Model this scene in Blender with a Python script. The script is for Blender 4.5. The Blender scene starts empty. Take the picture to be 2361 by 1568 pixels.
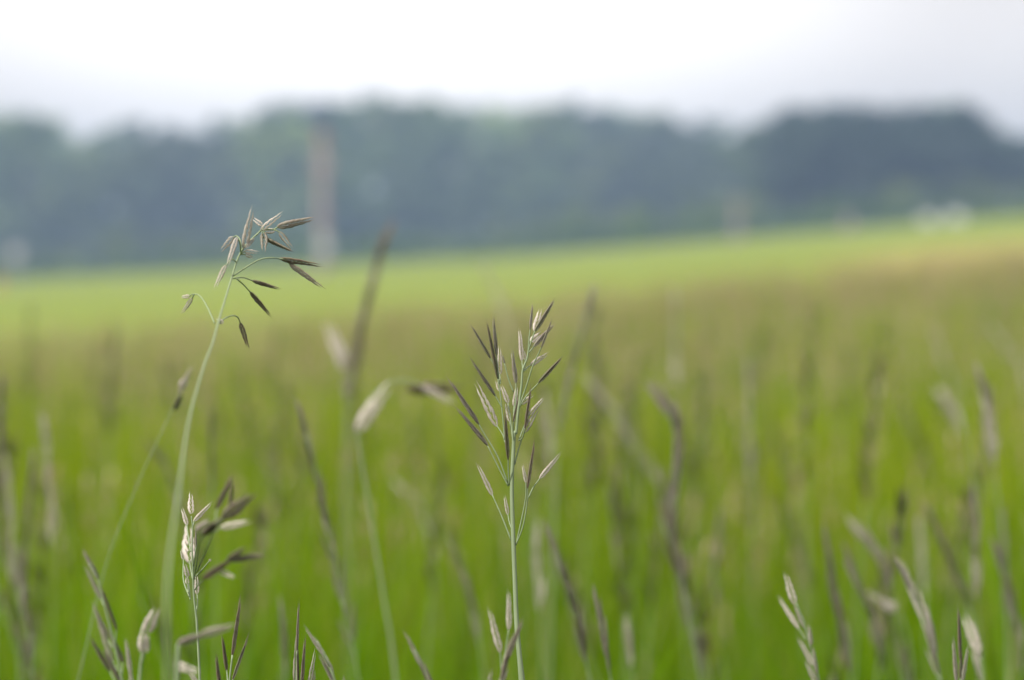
import bpy, math, random
import numpy as np
from mathutils import Vector, Matrix

random.seed(7)
rng = np.random.default_rng(11)
S = bpy.context.scene
COL = S.collection
FOCUS = 1.15
CAM_Z = 1.0
KPX = 5002.0                      # photo width 2361 units, 50 mm lens on a 23.6 mm sensor
HORIZON = 600.0
PITCH = math.atan((784 - HORIZON) / KPX)

# ------------------------------------------------------------------ camera
cam = bpy.data.cameras.new('camera')
cam.lens = 50.0
cam.sensor_width = 23.6
cam.clip_start = 0.02
cam.clip_end = 6000
cam.dof.use_dof = True
cam.dof.focus_distance = FOCUS
cam.dof.aperture_fstop = 2.9
cam.dof.aperture_blades = 0
camo = bpy.data.objects.new('camera', cam)
COL.objects.link(camo)
camo.location = (0, 0, CAM_Z)
camo.rotation_euler = (math.pi / 2 - PITCH, 0, 0)
S.camera = camo
CR = camo.rotation_euler.to_matrix()
CP = Vector(camo.location)


def at(px, py, d):
    """point seen at photo unit (px, py) (2361 x 1568) at depth d along the view axis"""
    return CP + CR @ (Vector(((px - 1180.5) / KPX, (784 - py) / KPX, -1.0)) * d)


def ground_z(x, y):
    x = np.asarray(x, float)
    t = np.where(x > 0, np.clip(x, 0, 90) * .080, np.clip(x, -90, 0) * .047)
    k = np.clip((np.asarray(y, float)) / 12.0, 0, 1)
    return t * k * 1.0 + 0.0074 * np.clip(y, 0, 165) - 0.008 * np.clip(np.asarray(y, float) - 175, 0, 120)


# ------------------------------------------------------------------ helpers
def tag(o, label=None, cat=None, group=None, kind=None):
    if label: o['label'] = label
    if cat: o['category'] = cat
    if group: o['group'] = group
    if kind: o['kind'] = kind
    return o


def empty(name, loc):
    o = bpy.data.objects.new(name, None)
    o.empty_display_size = 0.05
    COL.objects.link(o)
    o.location = loc
    return o


def link(name, me, mat=None, parent=None):
    o = bpy.data.objects.new(name, me)
    if mat and not me.materials:
        me.materials.append(mat)
    COL.objects.link(o)
    if parent:
        o.parent = parent
        o.matrix_parent_inverse = Matrix.Translation(-Vector(parent.location))
    return o


def mesh(name, verts, faces, smooth=True):
    me = bpy.data.meshes.new(name)
    me.from_pydata([tuple(v) for v in verts], [], faces)
    if smooth:
        me.polygons.foreach_set('use_smooth', [True] * len(me.polygons))
    me.update()
    return me


def mesh_np(name, V, F, smooth=True, cols=None):
    """V (n,3), F (m,4) quads"""
    me = bpy.data.meshes.new(name)
    n, m, k = len(V), len(F), F.shape[1]
    me.vertices.add(n)
    me.vertices.foreach_set('co', np.asarray(V, np.float32).ravel())
    me.loops.add(m * k)
    me.loops.foreach_set('vertex_index', np.asarray(F, np.int32).ravel())
    me.polygons.add(m)
    me.polygons.foreach_set('loop_start', np.arange(m, dtype=np.int32) * k)
    me.polygons.foreach_set('loop_total', np.full(m, k, np.int32))
    if smooth:
        me.polygons.foreach_set('use_smooth', np.ones(m, bool))
    if cols is not None:
        a = me.color_attributes.new('tint', 'FLOAT_COLOR', 'POINT')
        a.data.foreach_set('color', np.asarray(cols, np.float32).ravel())
    me.update(calc_edges=True)
    me.validate()
    return me


def catmull(P, n=6):
    P = [Vector(p) for p in P]
    if len(P) < 3:
        return [P[0].lerp(P[-1], i / n) for i in range(n + 1)]
    Q = [P[0] * 2 - P[1]] + P + [P[-1] * 2 - P[-2]]
    out = []
    for i in range(1, len(Q) - 2):
        a, b, c, d = Q[i - 1], Q[i], Q[i + 1], Q[i + 2]
        for j in range(n):
            t = j / n
            out.append(0.5 * ((2 * b) + (c - a) * t + (2 * a - 5 * b + 4 * c - d) * t * t + (3 * b - a - 3 * c + d) * t ** 3))
    out.append(P[-1])
    return out


def tube(P, r0, r1, sides=6, n=6, nodes=(), pw=1.0):
    """tapered tube along a smooth curve through P; returns verts, faces"""
    C = catmull(P, n)
    V, F = [], []
    up = Vector((0.3, 1, 0.1)).normalized()
    m = len(C)
    for i, c in enumerate(C):
        t = (C[min(i + 1, m - 1)] - C[max(i - 1, 0)]).normalized()
        a = t.cross(up)
        if a.length < 1e-4: a = t.cross(Vector((1, 0, 0)))
        a.normalize(); b = t.cross(a)
        f = i / (m - 1)
        r = r1 + (r0 - r1) * (1 - f) ** pw
        for (fn, k) in nodes:
            r *= 1 + k * math.exp(-((f - fn) / 0.012) ** 2)
        for s in range(sides):
            th = 2 * math.pi * s / sides
            V.append(c + a * (r * math.cos(th)) + b * (r * math.sin(th)))
    for i in range(m - 1):
        for s in range(sides):
            s2 = (s + 1) % sides
            F.append((i * sides + s, i * sides + s2, (i + 1) * sides + s2, (i + 1) * sides + s))
    F.append(tuple(range(sides))[::-1])
    F.append(tuple((m - 1) * sides + s for s in range(sides)))
    return V, F


# ------------------------------------------------------------------ materials
def newmat(name):
    m = bpy.data.materials.new(name)
    m.use_nodes = True
    nt = m.node_tree
    nt.nodes.clear()
    out = nt.nodes.new('ShaderNodeOutputMaterial')
    return m, nt, out


def nd(nt, t, **kw):
    n = nt.nodes.new(t)
    for k, v in kw.items():
        if k.startswith('i_'):
            key = k[2:]
            n.inputs[int(key) if key.isdigit() else key.replace('_', ' ')].default_value = v
        else:
            setattr(n, k, v)
    return n


def mix(nt, fac, a, b, blend='MIX'):
    n = nt.nodes.new('ShaderNodeMix'); n.data_type = 'RGBA'; n.blend_type = blend
    for sock, v in ((n.inputs[0], fac), (n.inputs[6], a), (n.inputs[7], b)):
        if hasattr(v, 'node'): nt.links.new(v, sock)
        elif isinstance(v, (int, float)): sock.default_value = v
        else: sock.default_value = (*v, 1.0) if len(v) == 3 else v
    return n.outputs[2]


def mth(nt, op, a, b=None, clamp=False):
    n = nt.nodes.new('ShaderNodeMath'); n.operation = op; n.use_clamp = clamp
    for sock, v in ((n.inputs[0], a), (n.inputs[1], b)):
        if v is None: continue
        if hasattr(v, 'node'): nt.links.new(v, sock)
        else: sock.default_value = v
    return n.outputs[0]


def leafy(nt, out, colour, trans, rough, spec=0.3, tcol=None):
    p = nd(nt, 'ShaderNodeBsdfPrincipled')
    nt.links.new(colour, p.inputs['Base Color'])
    p.inputs['Roughness'].default_value = rough
    p.inputs['Specular IOR Level'].default_value = spec
    t = nd(nt, 'ShaderNodeBsdfTranslucent')
    nt.links.new(tcol if tcol is not None else colour, t.inputs['Color'])
    m = nd(nt, 'ShaderNodeMixShader')
    m.inputs[0].default_value = trans
    nt.links.new(p.outputs[0], m.inputs[1]); nt.links.new(t.outputs[0], m.inputs[2])
    nt.links.new(m.outputs[0], out.inputs['Surface'])


def spikelet_material():
    m, nt, out = newmat('spikelet_scales')
    at_ = nd(nt, 'ShaderNodeAttribute', attribute_name='tint')
    sp = nd(nt, 'ShaderNodeSeparateColor'); nt.links.new(at_.outputs['Color'], sp.inputs[0])
    oi = nd(nt, 'ShaderNodeObjectInfo')
    so = nd(nt, 'ShaderNodeSeparateColor'); nt.links.new(oi.outputs['Color'], so.inputs[0])
    pale, green = so.outputs[0], so.outputs[1]
    edge, along, rnd = sp.outputs[0], sp.outputs[1], sp.outputs[2]
    tc = nd(nt, 'ShaderNodeTexCoord')
    nz = nd(nt, 'ShaderNodeTexNoise', i_Scale=26.0, i_Detail=3.0)
    mp = nd(nt, 'ShaderNodeMapping'); mp.inputs['Scale'].default_value = (1, 0.12, 1)
    nt.links.new(tc.outputs['Object'], mp.inputs[0]); nt.links.new(mp.outputs[0], nz.inputs['Vector'])
    brown = mix(nt, nz.outputs[0], (0.030, 0.021, 0.009), (0.155, 0.100, 0.055))
    grn = mix(nt, nz.outputs[0], (0.032, 0.052, 0.012), (0.105, 0.135, 0.04))
    gf = mth(nt, 'MULTIPLY', mth(nt, 'ADD', green, mth(nt, 'MULTIPLY', mth(nt, 'SUBTRACT', rnd, .4), .7)), mth(nt, 'SUBTRACT', 1.15, along, True), True)
    body = mix(nt, gf, brown, grn)
    straw = mix(nt, nz.outputs[0], (0.56, 0.48, 0.41), (0.95, 0.90, 0.83))
    # papery pale margins and bases of every scale
    mr = nd(nt, 'ShaderNodeMapRange', interpolation_type='SMOOTHSTEP', i_1=0.66, i_2=0.92)
    nt.links.new(edge, mr.inputs[0])
    marg = mth(nt, 'MULTIPLY', mr.outputs[0], mth(nt, 'ADD', 0.34, mth(nt, 'MULTIPLY', pale, 0.66)), True)
    c1 = mix(nt, marg, body, straw)
    pf = mth(nt, 'MULTIPLY', pale, mth(nt, 'ADD', mth(nt, 'ADD', 0.50, mth(nt, 'MULTIPLY', rnd, 0.28)), mth(nt, 'MULTIPLY', edge, 0.35)), True)
    kl = nd(nt, 'ShaderNodeMapRange', interpolation_type='SMOOTHSTEP', i_1=.26, i_2=.02, i_3=0.0, i_4=.36)   # keel paled: bright rim of light through thin scale edges put into colour
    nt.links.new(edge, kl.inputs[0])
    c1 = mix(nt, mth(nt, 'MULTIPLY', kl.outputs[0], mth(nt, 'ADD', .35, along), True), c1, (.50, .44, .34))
    c2 = mix(nt, pf, c1, straw)
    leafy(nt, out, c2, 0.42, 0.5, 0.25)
    return m


def stem_material():
    m, nt, out = newmat('stem')
    tc = nd(nt, 'ShaderNodeTexCoord')
    nz = nd(nt, 'ShaderNodeTexNoise', i_Scale=150.0, i_Detail=3.0)
    mp = nd(nt, 'ShaderNodeMapping'); mp.inputs['Scale'].default_value = (9, 9, 0.5)
    nt.links.new(tc.outputs['Object'], mp.inputs[0]); nt.links.new(mp.outputs[0], nz.inputs['Vector'])
    c = mix(nt, nz.outputs[0], (0.155, 0.215, 0.11), (0.33, 0.385, 0.235))
    leafy(nt, out, c, 0.25, 0.5, 0.3)
    return m


def simple(name, c1, c2, scale, rough=0.7, spec=0.3, stretch=(1, 1, 1)):
    m, nt, out = newmat(name)
    tc = nd(nt, 'ShaderNodeTexCoord')
    mp = nd(nt, 'ShaderNodeMapping'); mp.inputs['Scale'].default_value = stretch
    nz = nd(nt, 'ShaderNodeTexNoise', i_Scale=scale, i_Detail=5.0)
    nt.links.new(tc.outputs['Object'], mp.inputs[0]); nt.links.new(mp.outputs[0], nz.inputs['Vector'])
    c = mix(nt, nz.outputs[0], c1, c2)
    p = nd(nt, 'ShaderNodeBsdfPrincipled', i_Roughness=rough)
    p.inputs['Specular IOR Level'].default_value = spec
    nt.links.new(c, p.inputs['Base Color'])
    nt.links.new(p.outputs[0], out.inputs['Surface'])
    return m


def tinted(name, trans, rough, tgain=(1.3, 1.25, 0.5), spec=0.2):
    """colour comes from the per-vertex leaf tint, a little noise on top"""
    m, nt, out = newmat(name)
    a = nd(nt, 'ShaderNodeAttribute', attribute_name='tint')
    t = mix(nt, 1.0, a.outputs['Color'], tgain, 'MULTIPLY')
    leafy(nt, out, a.outputs['Color'], trans, rough, spec, t)
    return m


M_SPIKE = spikelet_material()
M_STEM = stem_material()
M_BLADE = tinted('grass_blades', 0.55, 0.5, (1.35, 1.3, .45), .08)
M_PANICLE = tinted('panicles', 0.4, 0.6, (1.15, 1.0, 0.85))
M_LEAF = tinted('tree_leaves', 0.3, 0.6, (1.2, 1.25, 0.6))
M_BARK = simple('bark', (0.05, 0.04, 0.03), (0.13, 0.11, 0.09), 3.0, 0.9, 0.1, (4, 4, 0.6))


# ------------------------------------------------------------------ spikelets (brome flower clusters)
def spikelet_mesh(name, n, seed, awn=0.09, closed=1.0):
    """unit-long spikelet: base at the origin, tip at +Y; scales overlap in two rows that face +X and -X"""
    r_ = np.random.default_rng(seed)
    V, F, C = [], [], []
    NU, NV = 7, 7
    items = [(-0.02, 0.30, -1, 0.85), (0.0, 0.34, 1, 0.9)]
    for i in range(n):
        f = i / (n - 1)
        items.append((0.05 + 0.60 * f, 0.40 - 0.07 * f + r_.uniform(-.02, .02), 1 if i % 2 else -1, 1.0 - 0.45 * f ** 1.5))
    for (y0, L, s, k) in items:
        b = len(V); rd = r_.random()
        out_a = math.radians(r_.uniform(4, 9)) * closed
        for v in range(NV):
            t = v / (NV - 1)
            prof = (math.sin(math.pi * min(1, 0.12 + 0.86 * t) ** 0.85)) ** 0.75 if t < 0.999 else 0.0
            prof = max(prof, 0.04)
            rx, rz = 0.030 * k * prof, 0.040 * k * prof
            cx = s * (0.012 * k + 0.030 * k * math.sin(math.pi * t) + math.tan(out_a) * L * t * 0.55)
            for u in range(NU):
                q = -1 + 2 * u / (NU - 1)
                ph = q * math.radians(112)
                keel = 1.0 + 0.18 * (1 - abs(q)) ** 2
                V.append((cx + s * rx * math.cos(ph) * keel, y0 + L * t, rz * math.sin(ph)))
                C.append((abs(q) * (0.8 + 0.2 * t) + 0.35 * max(0, t - 0.75), t, rd, 1))
        for v in range(NV - 1):
            for u in range(NU - 1):
                a = b + v * NU + u
                F.append((a, a + 1, a + NU + 1, a + NU))
        # awn: fine bristle from the scale's tip
        tip = Vector((cx, y0 + L, 0.0))
        d = Vector((s * math.tan(out_a) * 0.5 + r_.uniform(-.15, .15), 1, r_.uniform(-.2, .2))).normalized()
        la = awn * r_.uniform(0.6, 1.3)
        b = len(V)
        for (p, rr) in ((tip - d * 0.03, 0.005), (tip + d * la * 0.5, 0.0035), (tip + d * la, 0.0008)):
            for (ox, oz) in ((-rr, 0), (rr * 0.5, rr * 0.87), (rr * 0.5, -rr * 0.87)):
                V.append((p.x + ox, p.y, p.z + oz)); C.append((0.75, 0.95, rd, 1))
        for j in range(2):
            for q in range(3):
                F.append((b + j * 3 + q, b + j * 3 + (q + 1) % 3, b + j * 3 + 3 + (q + 1) % 3, b + j * 3 + 3 + q))
    me = mesh_np(name, np.array(V), np.array(F), True, np.array(C))
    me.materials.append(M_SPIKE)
    return me


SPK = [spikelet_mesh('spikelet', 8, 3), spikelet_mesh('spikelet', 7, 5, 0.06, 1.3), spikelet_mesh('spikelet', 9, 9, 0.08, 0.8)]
spike_no = [0]


def add_spikelet(parent, P0, P1, w, pale, green, roll, root):
    """w: width / length"""
    spike_no[0] += 1
    me = SPK[spike_no[0] % 3]
    o = bpy.data.objects.new('spikelet', me)
    COL.objects.link(o)
    Y = P1 - P0
    L = Y.length
    Y.normalize()
    X = Y.cross((CP - P0).normalized()).normalized()     # flat side faces the viewer at roll 0
    X = Matrix.Rotation(roll, 3, Y) @ X
    Z = X.cross(Y)
    k = w / 0.155
    Mx = Matrix((X * (L * k), Y * L, Z * (L * k))).transposed().to_4x4()
    Mx.translation = P0
    o.color = (pale, green, random.random(), 1)
    o.parent = parent
    base = root.location if parent is root else Vector((0, 0, 0))
    o.matrix_parent_inverse = Matrix.Translation(-Vector(root.location))
    o.matrix_basis = Mx
    return o


# ------------------------------------------------------------------ brome stalks
def stalk(label, axis, spikes, d=FOCUS, r=(0.0013, 0.0005), group='brome stalks standing in the meadow',
          conv=(0, 0, 1, 1), pale=0.4, green=0.4, nodes=(), name='brome_stalk'):
    """axis: bottom to top, in picture units at depth; spikes: dicts/tuples
       (x0,y0,x1,y1, width, pale, green, [attach pts...], depth base, depth tip, roll)"""
    ox, oy, kx, ky = conv
    A = [at(ox + kx * p[0], oy + ky * p[1], p[2] if len(p) > 2 else d) for p in axis]
    # carry the stem on down to the ground
    low, nxt = A[0], A[1]
    dirn = (low - nxt).normalized()
    run = Vector((dirn.x, dirn.y, 0)) / max(0.25, -dirn.z) * 0.35
    if run.length > .2: run *= .2 / run.length
    gx, gy = low.x + run.x * low.z * 0.6, low.y + run.y * low.z * 0.6
    g = Vector((gx, gy, float(ground_z(gx, gy)) - 0.01))
    foot = [low.lerp(g, f) + dirn * (.05 * f * (1 - f)) for f in (1, .7, .48, .32, .2, .11, .045)]
    root = empty(name, (g.x, g.y, g.z))
    tag(root, label, 'grass stalk', group)
    V, F = tube(foot + A, r[0] * 1.35, r[1], 7, 7, nodes, 1.3)
    link('stem', mesh('stem', V, F), M_STEM, root)
    for s in spikes:
        x0, y0, x1, y1, w, pl, gr = s[:7]
        ctrl = s[7] if len(s) > 7 else None
        da = s[8] if len(s) > 8 and s[8] else d
        db = s[9] if len(s) > 9 and s[9] else da
        roll = s[10] if len(s) > 10 else random.uniform(-0.5, 0.5)
        P0, P1 = at(ox + kx * x0, oy + ky * y0, da), at(ox + kx * x1, oy + ky * y1, db)
        if ctrl:
            pts = []
            nC = len(ctrl)
            for i, c in enumerate(ctrl):
                f = i / nC
                dc = c[2] if len(c) > 2 else d + (da - d) * f
                pts.append(at(ox + kx * c[0], oy + ky * c[1], dc))
            pts.append(P0 + (P1 - P0) * 0.02)
            V, F = tube(pts, 0.00042, 0.0003, 5, 5)
            b = link('branch', mesh('branch', V, F), M_STEM, root)
        add_spikelet(root, P0, P1, w, pl, gr, roll, root)
    return root


def nearest_on(axis, x, y, back):
    """axis point that lies `back` units below the spikelet base, for auto branches"""
    best, bd = axis[0], 1e9
    for i in range(len(axis) - 1):
        for j in range(12):
            t = j / 12
            p = [axis[i][k] + (axis[i + 1][k] - axis[i][k]) * t for k in range(len(axis[i]))]
            dd = math.hypot(p[0] - x, p[1] - (y + back))
            if dd < bd: bd, best = dd, p
    return best


def panicle(label, axis, d, n, frm, spread=0.3, L=0.026, pale=0.3, green=0.3, w=0.17, pale_var=0.25, droop=0.0,
            r=(0.0008, 0.0004), seed=1, group='brome stalks standing in the meadow', extra=()):
    """a stalk whose closed or open flower head is grown along the top of its axis.
       axis bottom to top in picture units; the head starts at fraction frm of the axis"""
    rn = random.Random(seed)
    Lp = L * KPX / d
    ax = [Vector((p[0], p[1], 0)) for p in axis]
    C = catmull(ax, 8)
    pale = pale * .85 + .02; w *= .82; spread *= 1.25; n = int(n * .95)
    seg = [0]
    for i in range(1, len(C)): seg.append(seg[-1] + (C[i] - C[i - 1]).length)
    tot = seg[-1]

    def on(f):
        t = f * tot
        for i in range(1, len(C)):
            if seg[i] >= t:
                q = (t - seg[i - 1]) / max(1e-6, seg[i] - seg[i - 1])
                return C[i - 1].lerp(C[i], q), (C[i] - C[i - 1]).normalized()
        return C[-1], (C[-1] - C[-2]).normalized()
    sp = list(extra)
    for i in range(n):
        f = frm + (1 - frm) * (i + rn.random() * 0.8) / n
        f = min(f, 0.985)
        p, t = on(f)
        side = 1 if i % 2 else -1
        ang = side * spread * rn.uniform(0.15, 1.0) * (1.1 - 0.75 * (f - frm) / (1 - frm + 1e-6))
        ca, sa = math.cos(ang), math.sin(ang)
        dirv = Vector((t.x * ca - t.y * sa, t.x * sa + t.y * ca, 0))
        dirv.y += droop; dirv.normalize()
        gap = Lp * rn.uniform(0.15, 0.75) * (0.35 + spread)
        b = p + dirv * gap
        ll = Lp * rn.uniform(0.75, 1.2)
        e = b + dirv * ll
        dz = rn.uniform(-0.012, 0.012)
        sp.append((b.x, b.y, e.x, e.y, w * rn.uniform(0.62, 1.0), min(1, max(0, pale + rn.uniform(-pale_var, pale_var * 1.6))),
                   min(1, max(0, green + .22 + rn.uniform(-.2, .2))), [(p.x, p.y)], d + dz, d + dz * 2, rn.uniform(-1.2, 1.2)))
    p, t = on(0.999)
    e = p + t * Lp
    sp.append((p.x, p.y, e.x, e.y, w, pale, green, None, d, d, 0.2))
    return stalk(label, axis, sp, d, r, group)


# ---- A: nodding stalk, left of the middle
Z1 = (345.8, 438.1, .2721, .2721)
stalk('tall nodding brome stalk with sharp drooping dark spikelets, its head bent over to the right',
      [(150, 3300, 0.810), (250, 2500, 0.881), (330, 1950, 0.948), (455, 1500, 0.997), (530, 1300, 1.019), (590, 1080, 1.050), (690, 750, 1.107),
       (740, 590, 1.116), (800, 480, 1.123), (890, 390, 1.133), (960, 335, 1.143), (1040, 335, 1.15), (1088, 312, 1.15)],
      [
       (800, 490, 870, 145, .17, .75, .1, [(765, 545, 1.120)], 1.114, 1.107, .3),
       (880, 410, 810, 500, .2, .35, .1, None, 1.116, 1.111, .2),
       (950, 300, 872, 240, .42, .95, .0, [(955, 335), (962, 318)], 1.15, 1.15, .2),
       (945, 335, 1125, 190, .17, .9, .0, [(900, 385, 1.133)], 1.133, 1.128, .1),
       (1085, 312, 1400, 238, .21, .34, .25, None, 1.15, 1.15, .5),
       (1052, 345, 945, 352, .36, .85, .5, None, 1.155, 1.15, .2),
       (965, 368, 966, 525, .26, .25, .5, [(960, 335), (968, 350)], 1.15, 1.14, .1),
       (970, 408, 1215, 525, .17, .12, .5, [(950, 345), (955, 385)], 1.15, 1.145, 1.1),
       (1098, 358, 1212, 505, .24, .30, .6, [(1050, 340), (1075, 345)], 1.15, 1.15, .0),
       (705, 398, 597, 522, .25, .55, .4, [(775, 535, 1.120), (765, 430, 1.124), (735, 390, 1.128)], 1.128, 1.133, .1),
       (735, 405, 655, 645, .17, .7, .1, [(770, 540, 1.120), (760, 440, 1.111)], 1.107, 1.103, .2),
       (640, 640, 548, 835, .18, .65, .1, [(735, 610, 1.116), (690, 590, 1.111)], 1.107, 1.103, .2),
       (800, 520, 925, 527, .26, .85, .9, [(772, 540, 1.120)], 1.124, 1.128, .1),
       (812, 545, 872, 578, .36, .85, .6, [(770, 545, 1.120)], 1.124, 1.128, .1),
       (1105, 583, 1462, 642, .14, .06, .2, [(700, 730, 1.111), (800, 665, 1.118), (930, 590, 1.124), (1040, 575, 1.128)], 1.135, 1.137, .6),
       (1185, 628, 1476, 838, .14, .30, .15, [(1090, 582, 1.133), (1145, 592, 1.135)], 1.137, 1.141, .7),
       (870, 770, 1110, 842, .16, .10, .3, [(703, 748, 1.107), (790, 742, 1.116)], 1.127, 1.128, .7),
       (850, 866, 1032, 1078, .16, .04, .35, [(735, 752, 1.109), (795, 805, 1.116)], 1.128, 1.133, .8),
       (765, 1128, 837, 1350, .19, .04, .3, [(590, 1120, 1.091), (640, 1085, 1.099), (700, 1065, 1.107), (745, 1080, 1.116)], 1.124, 1.128, .7),
       (335, 900, 262, 908, .46, .8, .0, [(548, 1130, 1.091), (490, 1000, 1.103), (430, 905, 1.111), (375, 880, 1.116)], 1.120, 1.120, .2),
       (357, 918, 266, 1052, .20, .5, .4, [(375, 882, 1.116)], 1.120, 1.124, .3),
       (620, 1130, 565, 1085, .5, .7, .0, None, 1.092, 1.092, .3),
      ], FOCUS, (0.00052, 0.0004), conv=Z1)

# ---- B: the sharp upright stalk in the middle
Z2 = (979.9, 662.9, .2389, .2389)
o3 = 1326.9                                             # the lower close-up continues this many units down


def q(x, y): return (x, y + o3)


stalk('sharply focused upright brome stalk with many fanned spikelets, tallest in the middle of the photo',
      [(955, 4050), q(890, 2000), q(870, 1568), q(848, 1000), q(838, 600), q(850, 300), q(862, 80), (878, 1400), (893, 1250), (908, 1120), (930, 950), (942, 800),
       (983, 690), (1000, 600), (1030, 505), (1060, 420)],
      [
       (1063, 420, 1256, 108, .145, .12, .7, None, 1.16, 1.165, .9),
       (1058, 415, 1112, 212, .26, .9, .0, None, 1.165, 1.17, .2),
       (1015, 402, 1040, 148, .13, .3, .4, [(998, 615), (1003, 510)], 1.15, 1.15, .9),
       (1020, 520, 1122, 438, .36, 1., .0, [(1015, 560)], 1.165, 1.17, .1),
       (1053, 566, 1254, 342, .16, .3, .3, [(1000, 632), (1025, 600)], 1.16, 1.165, .8),
       (1125, 577, 1228, 300, .115, .12, .6, [(908, 1150), (975, 960), (1035, 770), (1095, 640)], 1.14, 1.14, 1.1),
       (935, 702, 912, 400, .15, .7, .0, [(948, 800), (940, 760)], 1.155, 1.16, .4),
       (962, 692, 950, 608, .45, 1., .0, [(955, 790), (970, 730)], 1.16, 1.16, .1),
       (1022, 748, 1192, 632, .21, .65, .1, [(955, 805), (985, 775)], 1.16, 1.165, .4),
       (1100, 917, 1332, 664, .145, .05, .55, [(908, 1155), (985, 1040), (1050, 970)], 1.145, 1.145, .9),
       (878, 917, 838, 598, .145, .35, .4, [(862, 1210), (878, 1060)], 1.15, 1.15, .6),
       (632, 682, 432, 342, .09, .18, .7, [(715, 930), (690, 800)], 1.15, 1.145, 1.0),
       (702, 872, 594, 312, .08, .06, .5, [(770, 1470), (750, 1250), (728, 1050)], 1.15, 1.145, 1.0),
       (692, 652, 655, 262, .10, .3, .5, [(712, 880), (700, 760)], 1.15, 1.145, .7),
       (722, 838, 718, 568, .17, .85, .1, [(728, 930)], 1.155, 1.155, .2),
       (768, 735, 743, 640, .22, .3, .6, [(855, 1010), (805, 880)], 1.15, 1.15, .5),
       (677, 1042, 428, 672, .085, .25, .4, [(740, 1150), (715, 1105)], 1.15, 1.14, .9),
       (517, 1312, 213, 862, .09, .30, .3, [q(800, 560), q(700, 300), (560, 1390)], 1.15, 1.14, .9),
       (602, 1517, 290, 1145, .095, .30, .2, [q(805, 590), q(720, 430)], 1.15, 1.14, .8),
       (692, 1332, 490, 920, .155, .85, .1, [(775, 1500), (750, 1420)], 1.155, 1.15, .15),
       (722, 1002, 684, 900, .3, .9, .1, [(735, 1100)], 1.155, 1.155, .2),
       (802, 1112, 738, 942, .26, .8, .1, [(850, 1500), (830, 1300)], 1.155, 1.155, .2),
       (818, 1292, 780, 1100, .22, .85, .0, [(858, 1560), (840, 1420)], 1.155, 1.155, .2),
       (803, 1650, 770, 1180, .095, .03, .5, [q(812, 580), q(805, 450)], 1.145, 1.14, .9),
       (860, 1142, 887, 955, .24, .8, .35, [(862, 1290), (856, 1220)], 1.155, 1.155, .2),
       (932, 1122, 1042, 1035, .32, .85, .1, [(912, 1150)], 1.155, 1.155, .2),
       (968, 1352, 1025, 938, .10, .04, .2, [q(905, 150), (940, 1450)], 1.14, 1.14, 1.0),
       (1008, 1227, 1147, 1064, .2, .75, .2, [(905, 1480), (960, 1330)], 1.155, 1.155, .2),
       (963, 1397, 1092, 1160, .19, .55, .4, [q(865, 380), q(905, 230), (945, 1430)], 1.155, 1.155, .2),
       (852, 1292, 907, 1040, .09, .1, .2, [(858, 1500), (850, 1400)], 1.145, 1.145, .9),
       (*q(650, 676), *q(503, 372), .14, .65, .3, [q(835, 1120), q(740, 880)], 1.155, 1.155, .3),
       (*q(800, 862), *q(767, 680), .19, .75, .5, [q(835, 1000), q(812, 930)], 1.155, 1.155, .2),
       (*q(990, 603), *q(1062, 128), .085, .06, .2, [q(875, 1160), q(945, 980), q(985, 750)], 1.14, 1.14, 1.0),
       (*q(1110, 513), *q(1313, 268), .14, .7, .0, [q(1000, 700), q(1045, 605)], 1.15, 1.155, .3),
       (*q(975, 555), *q(940, 378), .18, .75, .6, [q(880, 1150), q(935, 900), q(972, 700)], 1.145, 1.145, .4),
      ], FOCUS, (0.0016, 0.00034), conv=Z2, nodes=((0.33, 0.25), (0.62, 0.2)))

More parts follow.
